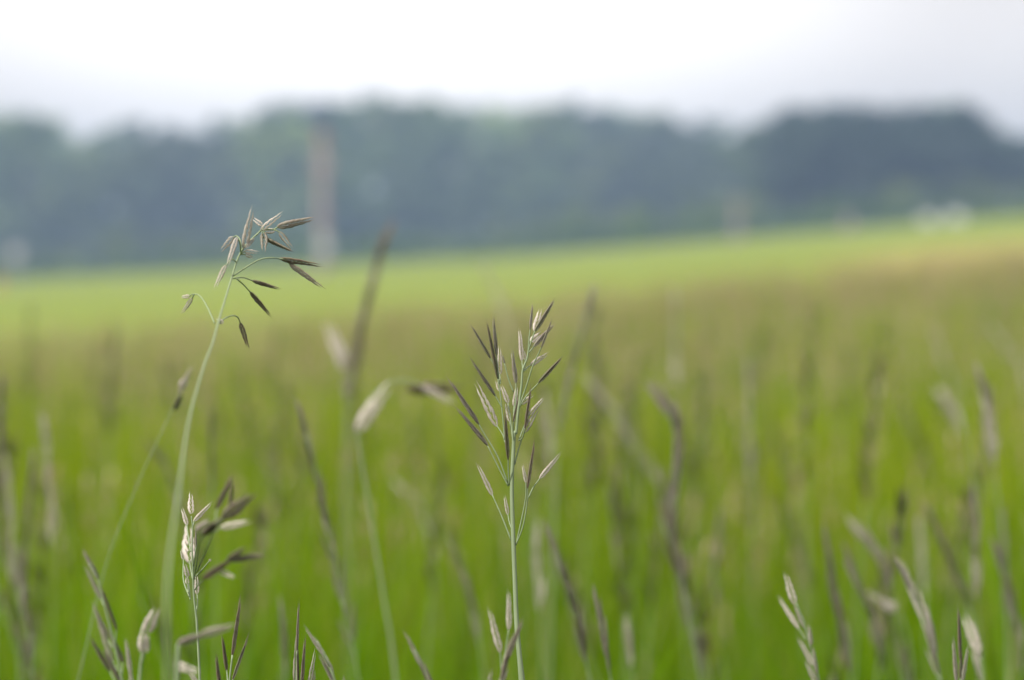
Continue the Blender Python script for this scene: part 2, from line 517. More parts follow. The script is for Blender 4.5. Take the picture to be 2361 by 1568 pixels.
# ---- C: pale stalk, lower left
Z4 = (345.8, 1095.2, .2205, .2205)
stalk('pale whitish brome stalk with blurred brown side spikelets, beneath the nodding stalk',
      [(520, 2150), (490, 1568), (480, 1460), (458, 1250), (448, 1000), (440, 760), (445, 560), (432, 430)],
      [
       (430, 402, 425, 182, .26, .95, .0, None, 1.17, 1.175, .2),
       (460, 482, 647, 288, .17, .85, .0, [(440, 560)], 1.17, 1.175, .3),
       (387, 522, 333, 342, .22, .75, .0, [(425, 800), (400, 640)], 1.185, 1.19, .3),
       (412, 905, 398, 515, .24, .85, .05, [(445, 1080), (425, 980)], 1.22, 1.24, .1),
       (350, 885, 323, 785, .3, .85, .0, [(410, 1270), (350, 1100)], 1.17, 1.17, .2),
       (395, 1065, 362, 930, .36, .7, .05, [(420, 1300), (405, 1150)], 1.175, 1.175, .3),
       (392, 1142, 385, 1058, .45, 1., .0, [(400, 1230)], 1.165, 1.165, .1),
       (492, 1242, 484, 1042, .24, 1., .0, [(480, 1440), (496, 1330)], 1.16, 1.16, .15),
       (482, 760, 478, 560, .13, .25, .2, [(452, 1000), (470, 850)], 1.16, 1.165, .8),
       (620, 900, 640, 880, .9, .7, .3, [(480, 1060), (545, 990)], 1.14, 1.14, .3),
       (560, 622, 830, 400, .17, .05, .1, [(462, 1080), (500, 850), (525, 700)], .98, .965, .8),
       (780, 440, 1092, 185, .2, .16, .1, [(640, 560, .975)], .965, .945, .6),
       (700, 345, 872, -10, .15, .1, .3, [(490, 1010), (650, 620, .99)], .985, .975, .9),
       (842, 330, 862, 60, .18, .12, .2, [(700, 520, .97), (800, 420, .97)], .975, .97, .9),
       (750, 552, 1064, 480, .2, .95, .2, [(660, 600, .98)], .985, .98, .2),
       (560, 1085, 870, 868, .16, .03, .1, [(470, 1200), (510, 1140)], .98, .965, .9),
       (825, 892, 1215, 835, .14, .2, .1, [(720, 970, .975)], .965, .95, .7),
       (820, 890, 1000, 750, .16, .12, .1, [(720, 970, .975)], .965, .95, .7),
       (720, 1000, 895, 1075, .22, .75, .5, [(660, 1020, .98)], .975, .97, .3),
       (520, 600, 640, 480, .35, .55, .0, [(455, 950), (490, 760)], .985, .97, .4),
      ], FOCUS, (0.0009, 0.00035), conv=Z4)

Z5 = (590.2, 1164.3, .2573, .2573)
stalk('sharp dark brown upright spikelets just above the bottom edge, left of the middle',
      [(350, 2300), (360, 1800), (368, 1300)],
      [(366, 1310, 383, 860, .07, .2, .1, None, 1.15, 1.15, .9),
       (346, 1610, 360, 1190, .085, .45, .3, [(358, 1800)], 1.15, 1.15, .5),
       (378, 1610, 372, 1240, .08, .1, .2, [(360, 1800)], 1.15, 1.15, .8),
       (408, 1645, 441, 1165, .085, .1, .1, [(356, 1900)], 1.15, 1.15, .9),
       (470, 1660, 532, 1295, .10, .65, .2, [(353, 2050)], 1.155, 1.155, .3),
       (508, 1680, 528, 1470, .12, .5, .3, [(353, 2050)], 1.155, 1.155, .4)],
      FOCUS, (0.001, 0.0005), conv=Z5)
stalk('greenish tan leaning brome head beside the sharp dark spikelets at the bottom edge',
      [(830, 2200), (740, 1700), (640, 1400), (540, 1220)],
      [(600, 1345, 428, 1075, .10, .45, .6, [(660, 1450)], 1.22, 1.22, .5),
       (690, 1500, 515, 1165, .10, .5, .7, [(720, 1620)], 1.24, 1.24, .6),
       (722, 1640, 560, 1330, .11, .3, .8, [(760, 1800)], 1.24, 1.24, .7),
       (810, 1720, 780, 1520, .13, .4, .8, [(800, 2000)], 1.24, 1.24, .7)],
      1.23, (0.0011, 0.0005), conv=Z5)
stalk('dark leaning head with a tan tip at the bottom edge, left of the upright stalk',
      [(1760, 2300), (1600, 1700), (1500, 1480), (1420, 1300)],
      [(1500, 1470, 1325, 1120, .11, .3, .6, None, 1.3, 1.3, .5),
       (1570, 1640, 1430, 1330, .12, .06, .6, [(1600, 1720)], 1.3, 1.3, .8),
       (1600, 1660, 1500, 1400, .13, .08, .8, [(1620, 1780)], 1.29, 1.3, .8)],
      1.3, (0.0012, 0.0006), conv=Z5)
stalk('short head with pale pinkish and brown spikelets crossing the foot of the upright stalk',
      [(2150, 2300), (2190, 1750), (2210, 1500), (2230, 1350)],
      [(2190, 1315, 2088, 925, .14, .8, .1, [(2200, 1480)], 1.05, 1.05, .3),
       (2268, 1110, 2264, 765, .14, .85, .2, [(2220, 1420)], 1.05, 1.05, .3),
       (2200, 1560, 2300, 1150, .12, .2, .1, [(2195, 1680)], 1.03, 1.03, .8),
       (2240, 1400, 2400, 1000, .11, .25, .1, [(2215, 1480)], 1.03, 1.02, .8),
       (2150, 1700, 2260, 1440, .16, .7, .3, [(2180, 1800)], 1.04, 1.03, .3),
       (2060, 1800, 2110, 1470, .14, .4, .5, [(2170, 2000)], 1.05, 1.05, .3)],
      1.05, (0.0011, 0.0006), conv=Z5)

Z6 = (0, 1164.3, .2573, .2573)
stalk('loose head of four thin dark spikelets at the bottom, right of the whitish stalk',
      [(2050, 2300), (2045, 1900), (2050, 1650), (2082, 1345)],
      [(2083, 1345, 2162, 795, .075, .08, .2, None, 1.18, 1.18, .8),
       (2032, 1485, 1988, 1155, .12, .03, .2, [(2045, 1650)], 1.19, 1.19, .8),
       (1972, 1650, 1933, 1325, .13, .05, .1, [(2040, 1850)], 1.2, 1.2, .8),
       (2085, 1568, 2236, 1145, .08, .1, .8, [(2048, 1750)], 1.17, 1.17, .9),
       (1790, 1640, 1700, 1500, .3, .6, .2, [(2040, 1900)], 1.25, 1.25, .3)],
      FOCUS, (0.0009, 0.0005), conv=Z6)
stalk('blurred brome stalk with plump cream spikelets near the bottom left',
      [(1215, 2300), (1235, 1800), (1260, 1450), (1300, 1200)],
      [(1315, 1135, 1402, 925, .33, 1., .1, None, 1.0, .99, .1),
       (1270, 1310, 1288, 1080, .30, 1., .2, [(1265, 1420)], 1.0, 1.0, .1),
       (1300, 1320, 1310, 1150, .28, .8, .3, [(1262, 1440)], .99, .98, .2)],
      1.0, (0.0011, 0.0007), conv=Z6)
stalk('blurred grey green stem with a level brown spikelet and pale one below, lower left',
      [(1560, 2300), (1575, 1800), (1590, 1400), (1600, 1250)],
      [(1600, 1240, 1860, 1150, .2, .35, .1, None, .95, .94, .7),
       (1800, 1165, 2115, 1075, .17, .45, .1, [(1700, 1200)], .94, .93, .5),
       (1570, 1430, 1785, 1502, .24, .8, .1, [(1578, 1600)], .96, .95, .3)],
      .95, (0.0016, 0.001), conv=Z6)
stalk('dark greenish many flowered brome head leaning left in the lower left corner',
      [(1180, 2400), (1120, 1750), (1040, 1320), (950, 950), (880, 680), (800, 520)],
      [(880, 660, 735, 390, .15, .12, .6, None, 1.32, 1.33, .7),
       (1045, 1115, 895, 700, .09, .03, .7, [(1030, 1250)], 1.32, 1.32, .9),
       (905, 840, 758, 540, .12, .4, .8, [(930, 900)], 1.33, 1.33, .5),
       (965, 1210, 820, 860, .12, .35, .6, [(1010, 1280)], 1.33, 1.33, .6),
       (1105, 1410, 945, 1070, .14, .10, .7, [(1090, 1520)], 1.33, 1.33, .8),
       (1085, 1600, 915, 1280, .13, .12, .6, [(1110, 1750)], 1.33, 1.33, .8),
       (985, 1490, 795, 1170, .13, .05, .6, [(1060, 1650)], 1.34, 1.34, .8),
       (1010, 1400, 880, 1040, .12, .45, .3, [(1050, 1480)], 1.34, 1.34, .4),
       (1172, 1520, 1125, 1190, .12, .65, .5, [(1130, 1700)], 1.3, 1.3, .4),
       (1190, 1680, 1160, 1420, .14, .7, .4, [(1150, 1850)], 1.3, 1.3, .4)],
      1.32, (0.0011, 0.0005), conv=Z6)

Z8 = (1770.7, 1095.2, .3014, .3014)
stalk('light tan leaning brome head, clearest one in the lower right',
      [(480, 2050), (400, 1620), (335, 1350), (280, 1150), (215, 980)],
      [(205, 985, 130, 745, .20, .8, .2, None, 1.3, 1.3, .2),
       (275, 1160, 198, 965, .19, .55, .4, [(285, 1180)], 1.3, 1.3, .4),
       (232, 1172, 75, 925, .13, .55, .5, [(290, 1260)], 1.31, 1.32, .5),
       (332, 1300, 312, 1140, .20, .5, .6, [(325, 1340)], 1.29, 1.29, .6),
       (345, 1450, 228, 1245, .17, .85, .4, [(370, 1520)], 1.3, 1.3, .2),
       (375, 1610, 285, 1410, .19, .6, .5, [(400, 1680)], 1.3, 1.3, .3),
       (375, 1520, 345, 1310, .14, .4, .8, [(380, 1560)], 1.29, 1.29, .7)],
      1.3, (0.0012, 0.0005), conv=Z8)
stalk('small sharp brown brome head beside a plump pale spikelet at the lower right',
      [(1480, 2000), (1475, 1700), (1472, 1420)],
      [(1472, 1410, 1455, 1000, .085, .1, .2, None, 1.24, 1.24, .8),
       (1442, 1580, 1414, 1240, .10, .4, .0, [(1472, 1720)], 1.24, 1.24, .6),
       (1475, 1560, 1478, 1330, .14, .05, .3, [(1475, 1650)], 1.24, 1.24, .8),
       (1488, 1580, 1532, 1300, .11, .4, .9, [(1476, 1740)], 1.24, 1.24, .5)],
      1.24, (0.0011, 0.0006), conv=Z8)
stalk('plump pale green blurred spikelets right of the small sharp brown head, lower right',
      [(1700, 2000), (1650, 1600), (1625, 1400)],
      [(1615, 1360, 1498, 1060, .24, .95, .4, None, 1.45, 1.45, .1),
       (1625, 1430, 1570, 1100, .14, .6, .6, [(1635, 1480)], 1.46, 1.46, .5),
       (1640, 1560, 1560, 1330, .2, .7, .7, [(1650, 1620)], 1.46, 1.46, .3)],
      1.45, (0.0013, 0.0007), conv=Z8)


def u8(x, y): return (1770.7 + .3014 * x, 1095.2 + .3014 * y)
def u7(x, y): return (1770.7 + .2941 * x, 634 + .2941 * y)
def u9(x, y): return (1180.5 + .2941 * x, 634 + .2941 * y)
def u10(x, y): return (1180.5 + .3014 * x, 1095.2 + .3014 * y)


# ---- blurred closed heads behind and between
P = panicle
P('blurred dark blackish green brome head leaning left, between the nodding and the upright stalk',
  [(850, 1720), (815, 1500), (770, 1290), (735, 1120), (705, 1000)], 1.62, 24, .28, .20, .026, .12, .5, .16, .12, seed=1)
P('tall blurred brown brome head reaching above the bright field, right of the nodding stalk',
  [(800, 1500), (796, 1000), (812, 860), (842, 720), (866, 625), (884, 572)], 2.4, 46, .60, .16, .03, .16, .0, .25, .12, seed=2, r=(.0010, .0005))
P('blurred pale cream spikelet against the tall brown head',
  [(815, 1500), (800, 1000), (792, 850)], 2.2, 0, .9, .2, .03, .9, .1, .2, .1, seed=3,
  extra=[(795, 835, 752, 742, .25, .95, .1, None, 2.2, 2.2, .1), (790, 850, 770, 770, .22, .8, .1, None, 2.2, 2.2, .1)])
P('blurred stem arching over to the right, plump and pale at the bend, its end dark',
  [(930, 1750), (905, 1500), (885, 1380), (853, 1180), (830, 1040), (826, 985), (850, 925), (895, 884), (945, 878), (975, 892)], 1.72, 0, .9, .2, .03, .9, .1, .2, .1, r=(.0015, .0006), seed=4,
  extra=[(824, 992, 902, 880, .22, .9, .6, None, 1.72, 1.72, .0), (828, 985, 872, 915, .24, .8, .4, None, 1.71, 1.71, .0),
         (940, 896, 1030, 908, .24, .0, .0, [(920, 880), (930, 884)], 1.75, 1.75, .6), (965, 893, 1070, 898, .24, .05, .0, [(955, 880)], 1.75, 1.75, .6)])
P('faint pale band of grass head leaning left below the level dark spikelet',
  [(1020, 1700), (1008, 1450), (1000, 1300), (975, 1185), (930, 1130)], 2.8, 10, .6, .15, .024, .8, .5, .17, .1, seed=6, r=(.0010, .0005))
P('faint silvery blurred head against the bright field, above left of the upright stalk',
  [(1230, 1400), (1200, 1000), (1175, 780), (1150, 690), (1128, 640)], 3.5, 12, .74, .22, .026, .85, .4, .2, .1, seed=7)
P('blurred grey green head leaning right against the bright field, just right of the upright stalk',
  [(1270, 1500), (1285, 1050), (1310, 900), (1333, 800), (1355, 720)], 2.05, 20, .62, .12, .028, .25, .8, .18, .1, seed=8, r=(.0010, .0005))
P('blurred pale spikelet low on the stem right of the upright stalk',
  [(1262, 1500), (1272, 1100), (1262, 960)], 2.3, 6, .75, .2, .028, .9, .4, .2, .1, seed=9)
P('wide pale brown blurred head slanting down to the right, right of the upright stalk',
  [(1585, 1500), (1540, 1170), (1490, 1070), (1420, 960), (1375, 905)], 2.9, 26, .40, .30, .03, .55, .15, .19, .2, seed=10)
P('dark blurred drooping head meeting the wide pale brown one, right of the middle',
  [u10(1480, 1900), u10(1440, 1568), u10(1330, 950), u10(1240, 500), u9(1290, 1300), u9(1200, 1050)], 1.75, 44, .36, .16, .028, .15, .15, .15, .15, seed=11, r=(.0010, .0005))
P('second dark blurred head low down under the drooping one, right of the middle',
  [u10(1520, 1900), u10(1460, 1500), u10(1390, 1250), u10(1340, 1080)], 1.95, 22, .35, .14, .026, .12, .3, .17, .1, seed=12)
P('faint silvery grey blurred head standing straight against the brown strip, right of the middle',
  [(1572, 1400), (1565, 1000), (1560, 830), (1556, 700)], 3.3, 20, .70, .14, .028, .7, .35, .2, .2, seed=13, r=(.0010, .0005))
P('blurred dark green brome head leaning left close behind the foot of the upright stalk',
  [u10(660, 1900), u10(590, 1540), u10(505, 1130), u10(410, 800), u10(330, 570)], 1.55, 24, .30, .12, .024, .12, .5, .15, .12, seed=14)
P('dark brome head of crossing spikelets at the bottom edge, right of the upright stalk',
  [u10(800, 1950), u10(760, 1600), u10(715, 1330), u10(680, 1150)], 1.38, 11, .40, .14, .024, .15, .5, .13, .12, seed=15)
P('faint tan spikelet tip above the bottom edge, right of the dark crossing head',
  [u10(960, 1950), u10(930, 1568), u10(900, 1340)], 1.8, 7, .70, .1, .026, .65, .2, .18, .1, seed=16)
P('faint dark green head low down left of the upright stalk',
  [(1130, 1700), (1105, 1480), (1080, 1360), (1062, 1310)], 1.9, 12, .5, .12, .026, .12, .5, .16, .1, seed=17)
P('blurred grey head beside the stem of the upright stalk, lower right of it',
  [u10(230, 1800), u10(215, 1000), u10(195, 720), u10(190, 610)], 2.0, 9, .6, .15, .026, .75, .5, .2, .1, seed=18)
P('blurred dark olive head leaning left, between the tan and pinkish heads in the lower right',
  [u8(680, 1900), u8(640, 1560), u8(560, 1150), u8(500, 800), u8(470, 640)], 1.75, 26, .25, .12, .028, .10, .45, .17, .1, seed=19)
P('blurred purplish brown head leaning left in the lower right',
  [u8(980, 1900), u8(900, 1450), u8(800, 1100), u8(700, 860), u8(655, 740)], 1.8, 22, .36, .12, .026, .22, .1, .16, .12, seed=20)
P('blurred pinkish head leaning left above the tan head, lower right',
  [u8(1080, 1900), u8(1000, 1300), u8(940, 860), u8(830, 620), u8(740, 500)], 1.95, 18, .66, .2, .026, .6, .0, .18, .2, seed=21)
P('plump pale blurred spikelet pointing left in the lower right',
  [u8(1120, 1900), u8(1080, 1300), u8(1010, 1060), u8(960, 1020)], 1.9, 0, .9, .2, .03, .7, .2, .2, .1, seed=22,
  extra=[(*u8(970, 1030), *u8(850, 960), .45, .75, .2, None, 1.9, 1.9, .1), (*u8(990, 1000), *u8(880, 1000), .45, .65, .2, None, 1.9, 1.9, .1)])
P('thin tan brome head with fine awns, leaning left in the lower right',
  [u8(1420, 2000), u8(1320, 1580), u8(1250, 1330), u8(1160, 1040), u8(1090, 870)], 1.42, 15, .30, .14, .024, .5, .6, .13, .15, seed=23)
P('short tan spikelets beside the thin tan head, lower right',
  [u8(1400, 2000), u8(1330, 1600), u8(1285, 1380), u8(1255, 1240)], 1.4, 6, .6, .1, .024, .5, .7, .14, .15, seed=24)
P('blurred dark olive head leaning left below the pink head at the right',
  [u8(1640, 1700), u8(1560, 1100), u8(1460, 820), u8(1350, 560), u8(1290, 420)], 1.95, 22, .44, .12, .028, .10, .4, .17, .1, seed=25)
P('blurred dusky pink head low on the right, under the taller pink one',
  [u8(1640, 1700), u8(1600, 1000), u8(1590, 700), u8(1595, 430), u8(1585, 290)], 1.95, 24, .50, .14, .024, .45, .0, .19, .2, seed=26)
P('blurred grey purple head at the right, beside the dusky pink one',
  [u8(1860, 1700), u8(1830, 1000), u8(1810, 700), u8(1800, 470)], 2.05, 24, .45, .12, .026, .2, .3, .17, .12, seed=27)
P('taller dusky pink blurred head at the right edge of the meadow',
  [u7(1860, 2200), u7(1800, 1700), u7(1770, 1400), u7(1725, 1080), u7(1685, 900)], 2.0, 22, .48, .20, .027, .58, .0, .17, .2, seed=28)
P('faint pale blurred head above left of the dusky pink one at the right',
  [u7(1640, 2200), u7(1560, 1400), u7(1480, 1150), u7(1400, 1010)], 3.0, 12, .72, .2, .03, .9, .4, .2, .1, seed=29)
P('very soft pale head leaning left near the right edge, above the pink heads',
  [(2400, 1300), (2370, 900), (2330, 820), (2300, 775)], 4.2, 16, .6, .2, .032, .9, .4, .2, .1, seed=30)
P('very soft pale streak of grass head in front of the brown strip, towards the right',
  [(2240, 1300), (2210, 950), (2180, 840), (2160, 785)], 4.2, 14, .62, .16, .03, .85, .5, .2, .1, seed=31)
P('dark blurred head cut by the left edge of the photo',
  [(-12, 1500), (-6, 1150), (0, 1030), (4, 930)], 1.9, 20, .55, .12, .028, .12, .2, .17, .1, seed=32)
P('blurred pinkish pale head at the left, beside the dark purple one',
  [(120, 1600), (122, 1250), (112, 1110), (105, 1015)], 2.1, 16, .55, .12, .028, .7, .05, .2, .15, seed=33)
P('dark purple blurred head at the left',
  [(45, 1700), (52, 1400), (60, 1220), (72, 1100)], 2.0, 18, .45, .12, .028, .12, .1, .17, .1, seed=34)
P('soft pale green head low at the left edge',
  [(50, 1700), (40, 1400), (28, 1230), (18, 1120)], 2.1, 12, .55, .15, .028, .8, .7, .2, .1, seed=35)
P('dark blurred spikelets low at the left edge, below the dark purple head',
  [(80, 1800), (75, 1560), (66, 1440), (58, 1340)], 1.7, 12, .5, .12, .024, .1, .2, .16, .1, seed=36)
P('thin blurred stem with a pink bud tip and dark spikelet, left of the nodding stalk',
  [(140, 1700), (180, 1568), (245, 1300), (320, 1110), (385, 970), (415, 905)], 1.42, 0, .9, .2, .02, .5, .3, .2, .1, seed=37, r=(.0005, .0003),
  extra=[(418, 895, 432, 866, .5, .75, .0, None, 1.42, 1.42, .2), (402, 945, 420, 905, .35, .02, .8, None, 1.42, 1.42, .6)])
P('faint dark green blurred spike behind the stem of the nodding stalk',
  [(500, 1500), (492, 1200), (488, 1080), (488, 1000)], 2.0, 10, .65, .08, .026, .05, .9, .16, .05, seed=38)
P('soft dark green head leaning left behind the thin stem at the left',
  [(460, 1500), (430, 1250), (400, 1120), (375, 1070)], 2.2, 10, .5, .12, .026, .1, .9, .17, .08, seed=39)
P('faint brown head standing low beside the foot of the thin stem, lower left',
  [(640, 1750), (655, 1560), (650, 1450)], 1.7, 10, .45, .12, .024, .3, .2, .16, .15, seed=40)
P('soft olive brown head in the green meadow, right of the drooping dark head',
  [(1740, 1500), (1733, 1150), (1728, 960), (1726, 870)], 2.8, 18, .6, .14, .03, .5, .4, .19, .2, seed=41)
P('blurred dark spikelets leaning left at the right edge, lowest of the corner',
  [(2375, 1750), (2352, 1500), (2335, 1400), (2310, 1310)], 1.8, 16, .4, .14, .026, .15, .4, .17, .12, seed=42)
P('soft pale head between the dark olive and the dusky pink heads on the right',
  [u8(1230, 1700), u8(1200, 900), u8(1180, 620), u8(1170, 480)], 2.4, 14, .6, .12, .028, .75, .7, .2, .1, seed=43)
P('dark brown blurred spikelets low in the right third, beside the dark lower head',
  [u10(1640, 1700), u10(1560, 900), u10(1570, 620), u10(1580, 470)], 2.3, 16, .5, .12, .028, .2, .5, .17, .15, seed=44)

# ------------------------------------------------------------------ brome heads further back: copies with stem and head
def simple_head(seed, H):
    """stem and panicle meshes of a stalk H tall standing at the origin"""
    rn = random.Random(seed)
    lean = Vector((rn.uniform(-.12, .05), rn.uniform(-.05, .05), 0))
    A = [Vector((0, 0, -0.02)), Vector((0, 0, H * .4)) + lean * .25, Vector((0, 0, H * .75)) + lean * .7, Vector((0, 0, H)) + lean * 1.3]
    V, F = tube(A, .0014, .0006, 4, 5)
    st = mesh('stem', V, F)
    C = catmull(A, 12)
    Vs, Fs, Cs = [], [], []
    for i in range(26):
        f = .72 + .28 * (i + rn.random()) / 26
        p = C[min(len(C) - 1, int(f * (len(C) - 1)))]
        th = rn.uniform(0, 6.28); sp = rn.uniform(.1, .5) * (1.25 - f)*1.7
        dv = Vector((math.cos(th) * sp, math.sin(th) * sp, 1)).normalized()
        a = dv.cross(Vector((math.cos(th * 2), math.sin(th * 2), .1))).normalized()
        b_ = dv.cross(a)
        L = .026 * rn.uniform(.8, 1.2); w = L * .085
        p0 = p + dv * rn.uniform(.004, .02)
        pal = rn.random()
        c = (0.055 + .28 * pal ** 2.5, 0.06 + .25 * pal ** 2.5, 0.02 + .17 * pal ** 2.5, 1)
        k = len(Vs)
        for (t, r_) in ((0, .25), (.35, 1), (.7, .7), (1, .05)):
            for (s1, s2) in ((1, 0), (0, .8), (-1, 0), (0, -.8)):
                Vs.append(p0 + dv * (L * t) + a * (w * r_ * s1) + b_ * (w * r_ * s2)); Cs.append(c)
        for j in range(3):
            for s in range(4):
                Fs.append((k + j * 4 + s, k + j * 4 + (s + 1) % 4, k + j * 4 + 4 + (s + 1) % 4, k + j * 4 + 4 + s))
    pn = mesh_np('panicle', np.array(Vs), np.array(Fs), True, np.array(Cs))
    st.materials.append(M_STEM); pn.materials.append(M_PANICLE)
    return st, pn


def meadow_edge(x):
    return 13.5 + 0.75 * np.clip(x + 3, -4, 30)


protos = []
for i in range(6):
    st, pn = simple_head(100 + i, 0.66 + .04 * i)
    protos.append((st, pn))
cnt = 0
rr = random.Random(5)
while cnt < 92:
    y = 1.85 + 3.9 * rr.random()
    x = rr.uniform(-.27, .27) * y
    st, pn = protos[rr.randrange(6)]
    r0 = empty('brome_stalk', (x, y, float(ground_z(x, y))))
    r0.rotation_euler = (0, 0, rr.uniform(-.7, .7))
    k = rr.uniform(.84, 1.05)
    r0.scale = (k, k, k)
    tag(r0, 'soft out of focus brome stalk among many alike in the meadow behind the nearer heads', 'grass stalk', 'out of focus brome stalks further back in the meadow')
    for nme, me in (('stem', st), ('panicle', pn)):
        o = bpy.data.objects.new(nme, me); COL.objects.link(o); o.parent = r0
    cnt += 1

# ------------------------------------------------------------------ meadow grass: leaves and far panicles (stuff)
def blades(n, ylo, yhi, hmin, hmax, wmin, wmax, seed, fall=1.0, xk=.30, xpad=.9, per=16):
    g = np.random.default_rng(seed)
    # blades grow in tufts, each with its own height and green
    nt_ = n // per
    ty = ylo + (yhi - ylo) * g.random(nt_) ** fall
    tx = g.uniform(-1, 1, nt_) * (xk * np.abs(ty) + xpad)
    tv = g.random(nt_)
    k = np.arange(n) % nt_
    x = tx[k] + g.normal(0, .035, n); y = ty[k] + g.normal(0, .035, n)
    ok = y < meadow_edge(x)
    k, x, y = k[ok], x[ok], y[ok]; n = len(x)
    cl = .6 * tv[k] + .2 + .2 * np.sin(x * 3.1 + 1.3 * np.sin(y * 1.7)) * np.cos(y * 2.3 + np.sin(x * 2))
    h = (hmin + (hmax - hmin) * g.random(n)) * (.80 + .28 * cl) + np.clip((y - 7) * .012, 0, .10)
    w = g.uniform(wmin, wmax, n)
    th = g.uniform(0, 2 * np.pi, n)                       # lean direction
    lean = h * g.uniform(.05, .45, n)
    fa = th + np.pi / 2 + g.normal(0, .4, n)              # width direction
    z0 = ground_z(x, y)
    N = 5
    V = np.zeros((n, N, 2, 3))
    for i in range(N):
        t = i / (N - 1)
        cx = x + np.cos(th) * lean * t ** 1.8
        cy = y + np.sin(th) * lean * t ** 1.8
        cz = z0 - .01 + h * (t - .18 * (lean / h) * t ** 2)
        ww = w * (1 - t ** 2.2) * .5 + .0003
        for s, sg in ((0, -1), (1, 1)):
            V[:, i, s, 0] = cx + np.cos(fa) * ww * sg
            V[:, i, s, 1] = cy + np.sin(fa) * ww * sg
            V[:, i, s, 2] = cz
    base = (np.arange(n) * N * 2)[:, None]
    F = []
    for i in range(N - 1):
        F.append(base + np.array([[i * 2, i * 2 + 1, i * 2 + 3, i * 2 + 2]]))
    F = np.stack(F, 1).reshape(-1, 4)
    v = g.random(n)
    big = .5 + .5 * np.sin(x * 1.1 + 2) * np.sin(y * .9 + x * .4)
    c = np.zeros((n, 4)); c[:, 3] = 1
    f = np.clip(.3 * v + .55 * g.random(nt_)[k] + .25 * big, 0, 1)[:, None]
    c[:, :3] = np.array([.026, .082, .002]) * (1 - f) + np.array([.262, .340, .006]) * f
    nf = np.clip((y - 2.4) / 2.2, 0, 1)[:, None]      # darker green close by: shade of the deeper layers put into the tint
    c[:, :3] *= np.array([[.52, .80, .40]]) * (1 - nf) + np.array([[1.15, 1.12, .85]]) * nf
    dry = g.random(n) < .05
    c[dry, :3] = [.30, .27, .12]
    Cc = np.repeat(c, N * 2, 0)
    return V.reshape(-1, 3), F, Cc


def far_heads(n, ylo, yhi, hmin, hmax, seed, ns=9, fall=1.0):
    g = np.random.default_rng(seed)
    y = ylo + (yhi - ylo) * g.random(n) ** fall
    x = g.uniform(-1, 1, n) * (.3 * y + .9)
    ok = y < meadow_edge(x)
    x, y = x[ok], y[ok]; n = len(x)
    h = g.uniform(hmin, hmax, n)
    z0 = ground_z(x, y)
    Vs, Fs, Cs = [], [], []
    lx, ly = g.normal(-.04, .05, n), g.normal(0, .05, n)
    # stems: one thin ribbon each
    V = np.zeros((n, 4, 3))
    for i, (t, s) in enumerate(((0, -1), (0, 1), (.97, 1), (.97, -1))):
        V[:, i, 0] = x + lx * t + s * .0009; V[:, i, 1] = y + ly * t; V[:, i, 2] = z0 + h * t
    c = np.tile(np.array([.2, .26, .11, 1.]), (n * 4, 1))
    Vs.append(V.reshape(-1, 3)); Fs.append((np.arange(n) * 4)[:, None] + np.arange(4)[None]); Cs.append(c)
    off = n * 4
    for k in range(ns):
        t = g.uniform(.74, .99, n)
        a = g.uniform(0, 6.283, n); sp = g.uniform(.15, .6, n)
        L = g.uniform(.022, .034, n); w = L * .10
        bx, by, bz = x + lx * t, y + ly * t, z0 + h * t
        dx, dy = np.cos(a) * sp * L, np.sin(a) * sp * L
        px_, py_ = -np.sin(a) * w, np.cos(a) * w
        V = np.zeros((n, 4, 3))
        V[:, 0] = np.stack([bx, by, bz], 1)
        V[:, 1] = np.stack([bx + dx * .5 + px_, by + dy * .5 + py_, bz + L * .45], 1)
        V[:, 2] = np.stack([bx + dx, by + dy, bz + L], 1)
        V[:, 3] = np.stack([bx + dx * .5 - px_, by + dy * .5 - py_, bz + L * .5], 1)
        p = g.random(n)[:, None] ** 2
        bf = np.clip((y - meadow_edge(x) + 9) / 7, 0, 1)[:, None]
        cc = np.ones((n, 4)); cc[:, :3] = (np.array([.25, .19, .10]) * (1 - p) + np.array([.58, .49, .32]) * p) * (1 - bf) + (np.array([.235, .16, .09]) * (1 - p) + np.array([.52, .41, .28]) * p) * bf
        Vs.append(V.reshape(-1, 3)); Fs.append(off + (np.arange(n) * 4)[:, None] + np.arange(4)[None]); Cs.append(np.repeat(cc, 4, 0))
        off += n * 4
    return np.concatenate(Vs), np.concatenate(Fs), np.concatenate(Cs)


def merge(parts):
    V, F, C, o = [], [], [], 0
    for v, f, c in parts:
        V.append(v); F.append(f + o); C.append(c); o += len(v)
    return np.concatenate(V), np.concatenate(F), np.concatenate(C)


V, F, C = merge([blades(14000, -.6, 2.2, .30, .52, .003, .006, 1),
                 blades(54000, 1.8, 7.0, .34, .62, .003, .0065, 2),
                 blades(5200, 1.9, 6.0, .55, .78, .003, .006, 8, per=44), blades(700, 1.8, 4.6, .74, .92, .002, .004, 9, per=5),
                 blades(70000, 6.0, 32.0, .36, .62, .005, .010, 3, .85)])
gm = mesh_np('grass', V, F, True, C); gm.materials.append(M_BLADE)
tag(link('grass', gm), 'green meadow grass leaves filling the lower half of the photo', 'grass', kind='stuff')
V, F, C = merge([far_heads(420, 3.0, 7.0, .50, .72, 4, 14), far_heads(32000, 6.0, 33.0, .48, .71, 5, 12, .55)])
hm = mesh_np('grass_heads', V, F, True, C); hm.materials.append(M_PANICLE)
tag(link('grass_heads', hm), 'brownish haze of countless grass heads topping the far meadow', 'grass', kind='stuff')

